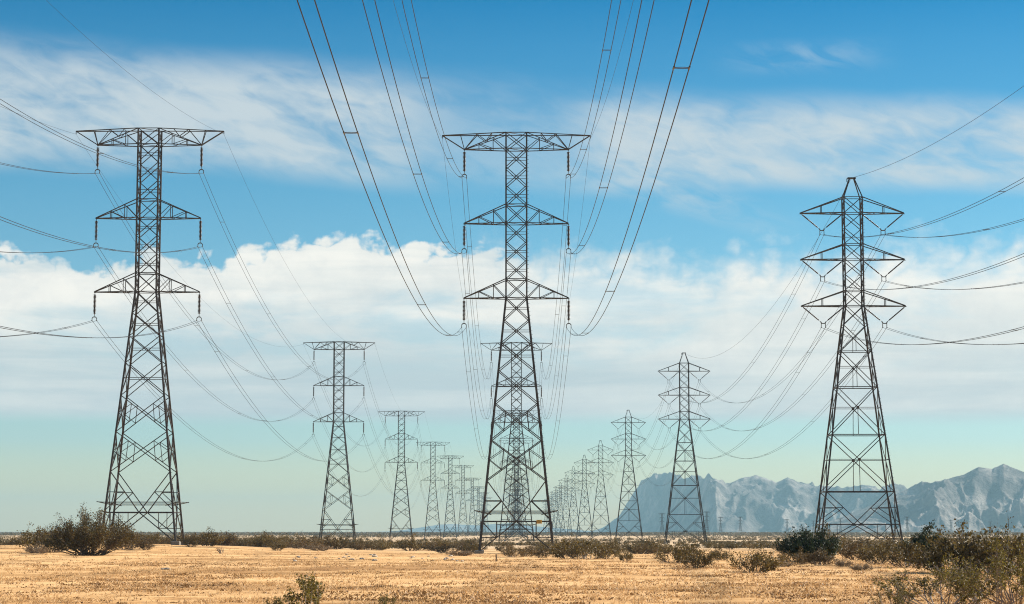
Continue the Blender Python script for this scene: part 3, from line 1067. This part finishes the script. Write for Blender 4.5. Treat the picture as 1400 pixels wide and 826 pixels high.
place_px(MID[1][0], 1133, 760, 40, "wispy tall creosote rising behind the dense dark green bush", 2.0, wide=0.7)
place_px(MID[2][0], 1088, 772, 22, "golden-brown skirt of brush before the dark green bush, left part", 2.0, wide=1.2)
place_px(MID[4][0], 1122, 773, 22, "golden-brown skirt of brush before the dark green bush, right part", 2.0, wide=1.2)
place_px(DRY[0][0], 1154, 775, 13, "round tan tumbleweed-like bush right of the dark green bush", 2.0, wide=0.8, name="dry_shrub")
place_px(DRY[1][0], 1178, 780, 10, "low heap of dry brush on the sand before the right tower", 2.0, wide=1.2, name="dry_shrub")
place_px(DRY[1][0], 1066, 775, 9, "low dark drift of dead brush on the sand rim left of the dark green bush", 2.0, wide=1.5, name="dry_shrub")
place_px(MID[3][0], 1200, 772, 36, "olive creosote bush before the right tower's right foot", 2.0, wide=1.1)
place_px(MID[6][0], 1170, 766, 24, "brownish bush between the legs of the big right tower", 2.0, wide=1.2)
place_px(DARKB[1][0], 1266, 772, 50, "dark green upright bush just right of the right tower's feet", 2.0, wide=0.85, name="evergreen_bush")
place_px(MID[0][0], 1240, 776, 40, "tall olive bush in front of the upright dark green bush", 2.0, wide=0.9)
place_px(DRY[0][0], 1322, 781, 18, "pale tan dry bush among the green scrub at the right", 2.0, wide=0.8, name="dry_shrub")
place_px(MID[1][0], 1300, 783, 58, "large olive creosote behind the foreground bushes, left of the right-edge ones", 2.0, wide=1.0)
place_px(MID[5][0], 1345, 785, 66, "large olive creosote in the middle of the right-edge thicket", 2.0, wide=1.0)
place_px(MID[3][0], 1388, 786, 72, "large olive creosote cut by the right edge of the photo", 2.0, wide=1.0)

# foreground bushes, close to the camera at the right
FRONT = [shrub_meshes(rg, LEAFF, BARK2, h=1.6, w=2.2, stems=15, sub=8, tuft=4, leaves=9, leaf=0.042, spread=1.0, low=0.35, rad=0.014, tuft_r=0.05, twist=0.3, seg=8, side=4) for k in range(3)]
for k, (x, Y, top, lab, wd) in enumerate((
        (1222, 47, 793, "sparse leafy foreground bush, lowest and leftmost of those at the lower right", 1.0),
        (1290, 49, 760, "open twiggy foreground bush at lower right with grey stems showing", 1.05),
        (1345, 47, 747, "foreground creosote bush near the lower right corner, tall thin stems", 1.0),
        (1398, 50, 736, "tallest foreground creosote bush, cut by the lower right corner", 1.1))):
    d = ray(x, top); X_ = d.x * Y; z0 = gz(X_, Y); hm = CAMH + d.z * Y - z0
    s = hm / top_of(FRONT[k % 3])
    place_shrub(FRONT[k % 3], (X_, Y, z0 - 0.03), (s * wd, s * wd, s), 1.3 * k, lab, None, "shrub", "desert_shrub")
small = shrub_meshes(rg, LEAFF, BARK2, h=0.8, w=0.9, stems=10, sub=4, tuft=4, leaves=7, leaf=0.045, spread=1.0, low=0.3, rad=0.008, tuft_r=0.05, seg=7, side=4)
for x, Y, top, lab in ((418, 45, 785, "small leafy shrub rising from the bottom edge of the photo, left of centre"),
                       (372, 44, 815, "low leafy sprig at the bottom edge beside the small leafy shrub"),
                       (533, 45, 812, "tiny leafy sprig poking up at the bottom edge, alone")):
    d = ray(x, top); X_ = d.x * Y; z0 = gz(X_, Y); hm = CAMH + d.z * Y - z0
    s = hm / top_of(small)
    place_shrub(small, (X_, Y, z0 - 0.02), s if x != 533 else (s * 0.7, s * 0.7, s), x, lab)

# the belt of scrub beyond the bare field: individuals
ZONES = [(-99, 130, "left of the left tower"), (130, 420, "between the left tower and the second left-row tower"), (420, 650, "between the second left-row tower and the centre tower"),
         (650, 905, "between the centre tower and the second right-row tower"), (905, 1115, "between the second right-row tower and the right tower"), (1115, 1900, "beside and beyond the right tower")]
LOOK = {LEAF: "olive", LEAFB: "brownish"}
rb = np.random.default_rng(77)
TARGET = 300
tries = 0
BELT = []
while COUNT['shrub'] + len(BELT) < TARGET and tries < 90000:
    tries += 1
    az = rb.uniform(-0.262, 0.262)
    Y = 238 + 100 * rb.uniform() ** 0.9 if az < -0.005 else (198 if az > 0.02 else 225) + 100 * rb.uniform()
    X_ = Y * math.tan(az)
    dens = float(fbm(np.array([X_ / 11.0]), np.array([Y / 30.0]), 91, 3)[0])
    if X_ < -8 and Y < 266: continue
    if dens < (0.455 if X_ < -10 else 0.50): continue
    if any((X_ - x0) ** 2 + (Y - y0) ** 2 < 1.9 ** 2 for x0, y0 in BELT): continue
    BELT.append((X_, Y))
for X_, Y in BELT:
    k = int(rb.integers(0, 7)); ms, lm = MID[k]
    hgt = (1.0 if X_ < -8 else 0.65) + (1.25 if X_ < -8 else 0.95) * rb.uniform() ** 1.3
    px = VPX + F * X_ / Y
    zone = [t for a, b, t in ZONES if a <= px < b]
    zone = zone[0] if zone else ZONES[0][2]
    far = "nearer" if Y < 250 else ("middle" if Y < 285 else "farther")
    lab = f"{LOOK[lm]} scrub bush in the {far} brush belt {zone}"
    if len(lab.split()) > 16: lab = lab.replace(" scrub bush", " bush")
    s = hgt / top_of(ms)
    place_shrub(ms, (X_, Y, gz(X_, Y) - 0.04), (s * rb.uniform(0.9, 1.5), s * rb.uniform(0.9, 1.5), s), rb.uniform(0, 6.28), lab, f"{LOOK[lm]} scrub in the {far} belt {zone}")

# the countless scrub farther off, one mass
rs = np.random.default_rng(123)
V_, F_, nv = [], [], 0
cl = []
cnt = 0
Yc = np.concatenate([rs.uniform(330, 780, 8000), rs.uniform(780, 2400, 20000), 2300 + 5200 * rs.uniform(0, 1, 20000) ** 1.3, rs.uniform(240, 600, 2600)])
ac = rs.uniform(-0.33, 0.33, len(Yc))
Xc = Yc * np.tan(ac)
dn = fbm(Xc / 20.0, Yc / 55.0, 31, 4)
d2 = fbm(Xc / 60.0, Yc / 160.0, 37, 4)
keep = ((dn > 0.575) & (Yc < 780)) | ((d2 > 0.535) & (Yc >= 780) & (Yc < 2300)) | (Yc >= 2300)
keep &= ~((Yc < 330) & ((dn < 0.55) | (Xc < 0) & (Yc < 275)))
Xc, Yc = Xc[keep], Yc[keep]
Zc = ground_z(Xc, Yc)
hh = rs.uniform(0.4, 1.25, len(Xc)) * np.where(Yc < 780, 0.7, 1.0) * np.where(Yc > 2300, 2.9, 1.0)
nq = np.where(Yc < 500, 90, np.where(Yc < 900, 44, np.where(Yc < 1600, 22, 13)))
idx = np.repeat(np.arange(len(Xc)), nq)
n = len(idx)
th = rs.uniform(0, 2 * math.pi, n); rr_ = np.sqrt(rs.uniform(0, 1, n)); zz = rs.uniform(0.05, 1, n)
prof = np.sqrt(np.clip(1 - (zz - 0.45) ** 2 / 0.34, 0.05, 1))
wid = hh[idx] * 0.95
C = np.stack([Xc[idx] + np.cos(th) * rr_ * prof * wid, Yc[idx] + np.sin(th) * rr_ * prof * wid, Zc[idx] + zz * hh[idx]], 1)
size = np.where(Yc[idx] < 500, 0.24, np.where(Yc[idx] < 900, 0.36, np.where(Yc[idx] < 1600, 0.55, np.where(Yc[idx] < 2300, 0.8, 1.5))))[:, None]
v, f = leaf_quads(rs, C, 1.0)
v = (v.reshape(-1, 4, 3) - C[:, None, :]) * size[:, :, None] + C[:, None, :]
v[:, :, 2] = np.maximum(v[:, :, 2], Zc[idx][:, None])
tag(link("desert_scrub", np_mesh("desert_scrub", v.reshape(-1, 3), f, LEAFS)), "low brown scrub spread over the far desert plain", "scrub", None, "stuff")

# dry stubble on the bare field
rgs = np.random.default_rng(9)
M_ = 90000
Yg = 38 + 190 * rgs.uniform(0, 1, M_) ** 1.5
Xg = Yg * np.tan(rgs.uniform(-0.29, 0.29, M_))
dg = fbm(Xg / 3.0, Yg / 4.5, 61, 4)
kp = rgs.uniform(0, 1, M_) < np.clip((dg - 0.40) * 5, 0.08, 1) * np.clip((150 - Yg) / 50, 0.12, 1)
Xg, Yg = Xg[kp], Yg[kp]; Zg = ground_z(Xg, Yg)
nb = 5
X3 = np.repeat(Xg, nb); Y3 = np.repeat(Yg, nb); Z3 = np.repeat(Zg, nb)
n = len(X3)
big = np.repeat(rgs.uniform(0.6, 1.5, len(Xg)), nb)
bx = X3 + rgs.normal(0, 0.05, n); by = Y3 + rgs.normal(0, 0.05, n)
hgt = rgs.uniform(0.03, 0.09, n) * big; lx = rgs.normal(0, 0.07, n) * big; ly = rgs.normal(0, 0.07, n) * big; ww = rgs.uniform(0.006, 0.016, n) * (0.6 + Yg.repeat(nb) / 100)
ang = rgs.uniform(0, math.pi, n)
v = np.stack([np.stack([bx - ww * np.cos(ang), by - ww * np.sin(ang), Z3 - 0.01], 1), np.stack([bx + ww * np.cos(ang), by + ww * np.sin(ang), Z3 - 0.01], 1),
              np.stack([bx + lx, by + ly, Z3 + hgt], 1)], 1).reshape(-1, 3)
tag(link("dry_grass", np_mesh("dry_grass", v, np.arange(n * 3).reshape(n, 3), STRAW)), "short straw-coloured stubble over the bare field", "grass", None, "stuff")

# darker dead weeds, low and scattered in drifts
rw = np.random.default_rng(19)
Mw = 12000
Yw = 40 + 165 * rw.uniform(0, 1, Mw) ** 1.3
Xw = Yw * np.tan(rw.uniform(-0.29, 0.29, Mw))
dw = fbm(Xw / 4.0, Yw / 7.0, 83, 4)
kp = rw.uniform(0, 1, Mw) < np.clip((dw - 0.47) * 6, 0.08, 1) * np.clip((160 - Yw) / 60, 0.25, 1)
Xw, Yw = Xw[kp], Yw[kp]; Zw = ground_z(Xw, Yw)
nb = 22
wdt = np.repeat(rw.uniform(0.15, 0.75, len(Xw)), nb); hgt_ = np.repeat(rw.uniform(0.02, 0.07, len(Xw)), nb)
n = len(wdt)
C = np.stack([np.repeat(Xw, nb) + rw.normal(0, 0.5, n) * wdt, np.repeat(Yw, nb) + rw.normal(0, 0.5, n) * wdt, np.repeat(Zw, nb) + rw.uniform(0.0, 1, n) * hgt_], 1)
v, f = leaf_quads(rw, C, 0.07)
tag(link("dead_weeds", np_mesh("dead_weeds", v, f, WEED)), "dark brown dead weeds in low drifts over the bare field", "weeds", None, "stuff")

# pale stones lying in a loose row on the sand, and one white scrap
rst = np.random.default_rng(4)


def stone_mesh(rng):
    import bmesh
    bm = bmesh.new(); bmesh.ops.create_icosphere(bm, subdivisions=2, radius=1)
    o = rng.uniform(0, 50, 3)
    for vv in bm.verts:
        c = vv.co
        k = 0.75 + 0.5 * float(vnoise(np.array([c.x * 1.7 + o[0] + c.z]), np.array([c.y * 1.7 + o[1] - c.z]), 3)[0])
        vv.co = Vector((c.x * k, c.y * k * 0.8, c.z * k * 0.55))
    me = bpy.data.meshes.new("stone"); bm.to_mesh(me); bm.free(); me.materials.append(STONE)
    return me


stones = [stone_mesh(rst) for k in range(4)]
for k in range(26):
    x = rst.uniform(385, 640); y = 762 + rst.normal(0, 2.8) + (x - 385) * 0.012
    p = hit(x, max(y, 758.5))
    o = link("stone", stones[k % 4], None, (p.x, p.y, p.z + 0.02))
    s = rst.uniform(0.07, 0.16); o.scale = (s * 1.3, s, s); o.rotation_euler.z = rst.uniform(0, 6)
    tag(o, "small pale stone in the loose row on the sand left of the centre tower", "stone", "pale stones on the sand")
p = hit(227, 779)
o = link("stone", stones[1], None, (p.x, p.y, p.z + 0.02)); o.scale = (0.22, 0.12, 0.12)
tag(o, "flat pale stone alone on the field below the left tower", "stone")
p = hit(678, 768)
mb = MB(); mb.tube([(0, 0, -0.1), (0.02, 0, 0.2), (0.01, 0, 0.42)], [0.05, 0.045, 0.04], 6)
tag(link("stake", mb.mesh("stake", BARK), None, p), "short dark stake in the sand before the centre tower", "stake")

# ------------------------------------------------------------------ air
hb = MB(); hb.box((0, 6900, 131), (40000, 20000, 288))
hz = bpy.data.materials.new("hazy_air"); hz.use_nodes = True
hz.node_tree.nodes.clear()
ho = hz.node_tree.nodes.new("ShaderNodeOutputMaterial")
hv = hz.node_tree.nodes.new("ShaderNodeVolumePrincipled")
hv.inputs["Density"].default_value = 7.8e-5
hv.inputs["Color"].default_value = (0.37, 0.625, 0.735, 1)
hv.inputs["Anisotropy"].default_value = 0.1
hz.node_tree.links.new(hv.outputs[0], ho.inputs["Volume"])
tag(link("haze", hb.mesh("haze", hz)), kind="stuff")

# ------------------------------------------------------------------ light
SUN_EL = 33.0
SUN_AZ = 62.0          # degrees from straight ahead (+Y) towards the right (+X)
sd = Vector((math.cos(R(SUN_EL)) * math.sin(R(SUN_AZ)), math.cos(R(SUN_EL)) * math.cos(R(SUN_AZ)), math.sin(R(SUN_EL))))
sl = bpy.data.lights.new("sun", 'SUN'); sl.energy = 5.0; sl.angle = R(0.5); sl.color = (1.0, 0.92, 0.79)
so = bpy.data.objects.new("sun", sl); COL.objects.link(so)
so.rotation_euler = (-sd).to_track_quat('-Z', 'Y').to_euler()

W = bpy.data.worlds.new("World"); S.world = W; W.use_nodes = True
nt = W.node_tree; L = nt.links.new
bg = nt.nodes["Background"]
STR = 0.07
EXPO = 1.0
bg.inputs["Strength"].default_value = STR
sky = N(nt, "ShaderNodeTexSky"); sky.sky_type = 'NISHITA'; sky.sun_disc = False
sky.sun_elevation = R(SUN_EL); sky.sun_rotation = R(SUN_AZ)
sky.altitude = 300; sky.air_density = 1.0; sky.dust_density = 0.3; sky.ozone_density = 2.0
tc = N(nt, "ShaderNodeTexCoord")
sx_ = N(nt, "ShaderNodeSeparateXYZ"); L(tc.outputs["Generated"], sx_.inputs[0])


def val(x):
    return x


def M(op, *a, clamp=False):
    n = nt.nodes.new("ShaderNodeMath"); n.operation = op; n.use_clamp = clamp
    for i, x in enumerate(a):
        if isinstance(x, (int, float)): n.inputs[i].default_value = x
        else: L(x, n.inputs[i])
    return n.outputs[0]


def SM(x, a, b):
    n = nt.nodes.new("ShaderNodeMapRange"); n.interpolation_type = 'SMOOTHSTEP'
    if a < b:
        lo, hi, t0, t1 = a, b, 0, 1
    else:
        lo, hi, t0, t1 = b, a, 1, 0
    L(x, n.inputs["Value"])
    n.inputs["From Min"].default_value = lo; n.inputs["From Max"].default_value = hi
    n.inputs["To Min"].default_value = t0; n.inputs["To Max"].default_value = t1
    return n.outputs["Result"]


ZV = sx_.outputs["Z"]
AZ = M('ARCTAN2', sx_.outputs["X"], sx_.outputs["Y"])


def NO(sa, sz, off, detail=6.0, rough=0.55, dist=0.0, shear=0.0):
    c = nt.nodes.new("ShaderNodeCombineXYZ")
    a = M('MULTIPLY_ADD', AZ, float(sa), float(off))
    zz_ = M('MULTIPLY', M('MULTIPLY_ADD', AZ, float(shear), ZV), float(sz))
    L(a, c.inputs[0]); L(zz_, c.inputs[1]); c.inputs[2].default_value = off * 1.7
    n = nt.nodes.new("ShaderNodeTexNoise")
    n.inputs["Scale"].default_value = 1.0; n.inputs["Detail"].default_value = detail; n.inputs["Roughness"].default_value = rough
    n.inputs["Distortion"].default_value = dist
    L(c.outputs[0], n.inputs["Vector"])
    return n.outputs["Fac"]


def RGBmix(f, a, b, mode='MIX'):
    n = nt.nodes.new("ShaderNodeMix"); n.data_type = 'RGBA'; n.blend_type = mode
    for s, x in ((0, f), (6, a), (7, b)):
        if isinstance(x, (int, float)): n.inputs[s].default_value = x
        elif isinstance(x, tuple): n.inputs[s].default_value = (*x, 1)
        else: L(x, n.inputs[s])
    return n.outputs[2]


K = 1 / STR / 2 ** EXPO
# graded clear sky
tint = ramp(nt, M('DIVIDE', M('MAXIMUM', ZV, 0.0), 0.5), [(0.0, (1.15, 0.92, 0.46)), (0.02, (1.10, 0.90, 0.50)), (0.083, (0.64, 0.79, 0.84)), (0.326, (0.27, 0.66, 0.77)), (0.444, (0.095, 0.52, 0.70)), (0.486, (0.01, 0.44, 0.65)), (0.7, (0.30, 0.60, 0.80)), (1.0, (0.45, 0.70, 0.85))])
base = RGBmix(1.0, sky.outputs[0], tint.outputs[0], 'MULTIPLY')

# high thin streaks
n1 = NO(13, 38, 3.0, 7, 0.52, 0.4, 0.12)
n1b = NO(48, 120, 8.0, 6, 0.55, 0.6, 0.25)
n0 = NO(6, 9, 21.0, 3, 0.5, 0.0)
zcen = M('ADD', M('MULTIPLY_ADD', AZ, -0.040, 0.1815), M('MULTIPLY', M('SUBTRACT', n0, 0.5), 0.026))
du = M('DIVIDE', M('SUBTRACT', ZV, zcen), M('MULTIPLY_ADD', AZ, -0.022, 0.0255))
wn = M('MULTIPLY', SM(du, 1.2, 0.35), SM(du, -1.1, -0.55))
amod = M('MINIMUM', M('ADD', M('ADD', SM(AZ, -0.02, -0.10), SM(AZ, 0.015, 0.07)), 0.42), 1.0)
tex = M('MULTIPLY_ADD', n1b, 0.36, M('MULTIPLY', n1, 0.64))
cir = M('MULTIPLY', M('MULTIPLY', wn, amod), M('MULTIPLY_ADD', SM(tex, 0.31, 0.60), 0.78, 0.22))
cir = M('MULTIPLY', cir, 0.93, clamp=True)
# wisp low in the middle and a faint one higher right
w2 = M('MULTIPLY', M('MULTIPLY', SM(M('ABSOLUTE', M('SUBTRACT', AZ, 0.075)), 0.07, 0.0), SM(M('ABSOLUTE', M('SUBTRACT', M('MULTIPLY_ADD', AZ, 0.28, ZV), 0.176)), 0.013, 0.0)), M('MULTIPLY', SM(n1b, 0.3, 0.7), 0.5))
w3 = M('MULTIPLY', M('MULTIPLY', SM(M('ABSOLUTE', M('SUBTRACT', AZ, 0.135)), 0.05, 0.0), SM(M('ABSOLUTE', M('SUBTRACT', ZV, 0.2155)), 0.010, 0.0)), M('MULTIPLY', SM(n1b, 0.3, 0.75), 0.42))
# heaped bank
n2 = NO(26, 36, 5.0, 9, 0.58, 0.25)
n3 = NO(95, 130, 2.0, 7, 0.6, 0.2)
n2t = NO(26, 9, 5.0, 7, 0.55, 0.1)
topz = M('ADD', 0.1285, M('ADD', M('MULTIPLY', M('SUBTRACT', n2t, 0.5), 0.046), M('MULTIPLY', M('SUBTRACT', n3, 0.5), 0.014)))
topz = M('ADD', topz, M('MULTIPLY', SM(M('ABSOLUTE', M('ADD', AZ, 0.055)), 0.05, 0.0), 0.010))
n5 = NO(55, 75, 14.0, 3, 0.5, 0.15)
bil = M('ABSOLUTE', M('MULTIPLY_ADD', n5, 4.0, -2.0), clamp=True)
topz = M('ADD', topz, M('MULTIPLY', M('SUBTRACT', bil, 0.45), 0.011))
dz = M('SUBTRACT', topz, ZV)
sharp = SM(dz, -0.0008, 0.0055)
soft = SM(dz, -0.010, 0.016)
edge = M('ADD', M('MULTIPLY', sharp, SM(AZ, 0.02, -0.03)), M('MULTIPLY', soft, SM(AZ, -0.03, 0.02)))
n4 = NO(7, 75, 11.0, 7, 0.55, 0.4)
botz = M('MULTIPLY_ADD', n4, 0.008, 0.0475)
bot = SM(M('SUBTRACT', ZV, botz), -0.004, 0.005)
cum = M('MULTIPLY', M('MULTIPLY', edge, bot), M('SUBTRACT', 1.0, M('MULTIPLY', M('MULTIPLY', SM(NO(10, 34, 31.0, 6, 0.55, 0.3), 0.50, 0.66), SM(M('ABSOLUTE', M('SUBTRACT', ZV, 0.102)), 0.036, 0.012)), 0.42)), clamp=True)
lit = M('ADD', M('ADD', M('MULTIPLY', SM(ZV, 0.068, 0.108), 0.60), M('MULTIPLY', SM(AZ, 0.0, 0.14), 0.22)), M('MULTIPLY', SM(n4, 0.36, 0.64), 0.42), clamp=True)
ccol = RGBmix(lit, (0.56 * K, 0.67 * K, 0.70 * K), (1.04 * K, 1.01 * K, 0.93 * K))
shd = M('MULTIPLY_ADD', SM(M('MULTIPLY_ADD', n3, 0.5, M('MULTIPLY', n2, 0.5)), 0.40, 0.60), 0.6, M('MULTIPLY', bil, 0.4))
ccol = RGBmix(M('MULTIPLY', M('SUBTRACT', 1.0, shd), 0.30), ccol, (0.56 * K, 0.63 * K, 0.68 * K))
out = RGBmix(cir, base, (0.62 * K, 0.70 * K, 0.74 * K))
out = RGBmix(w2, out, (0.62 * K, 0.70 * K, 0.74 * K))
out = RGBmix(w3, out, (0.55 * K, 0.68 * K, 0.76 * K))
out = RGBmix(cum, out, ccol)
# clouds only in the strip of sky near the horizon ahead; the rest is clear sky
L(out, bg.inputs["Color"])

# ------------------------------------------------------------------ view
S.view_settings.view_transform = 'Standard'
S.view_settings.look = 'None'
S.view_settings.gamma = 1.0
S.view_settings.use_curve_mapping = False
S.view_settings.exposure = EXPO
S.cycles.use_denoising = True
S.cycles.denoising_prefilter = 'NONE'
S.cycles.use_adaptive_sampling = False
S.cycles.filter_width = 1.1
S.cycles.max_bounces = 6
S.cycles.transparent_max_bounces = 8
S.cycles.volume_bounces = 0
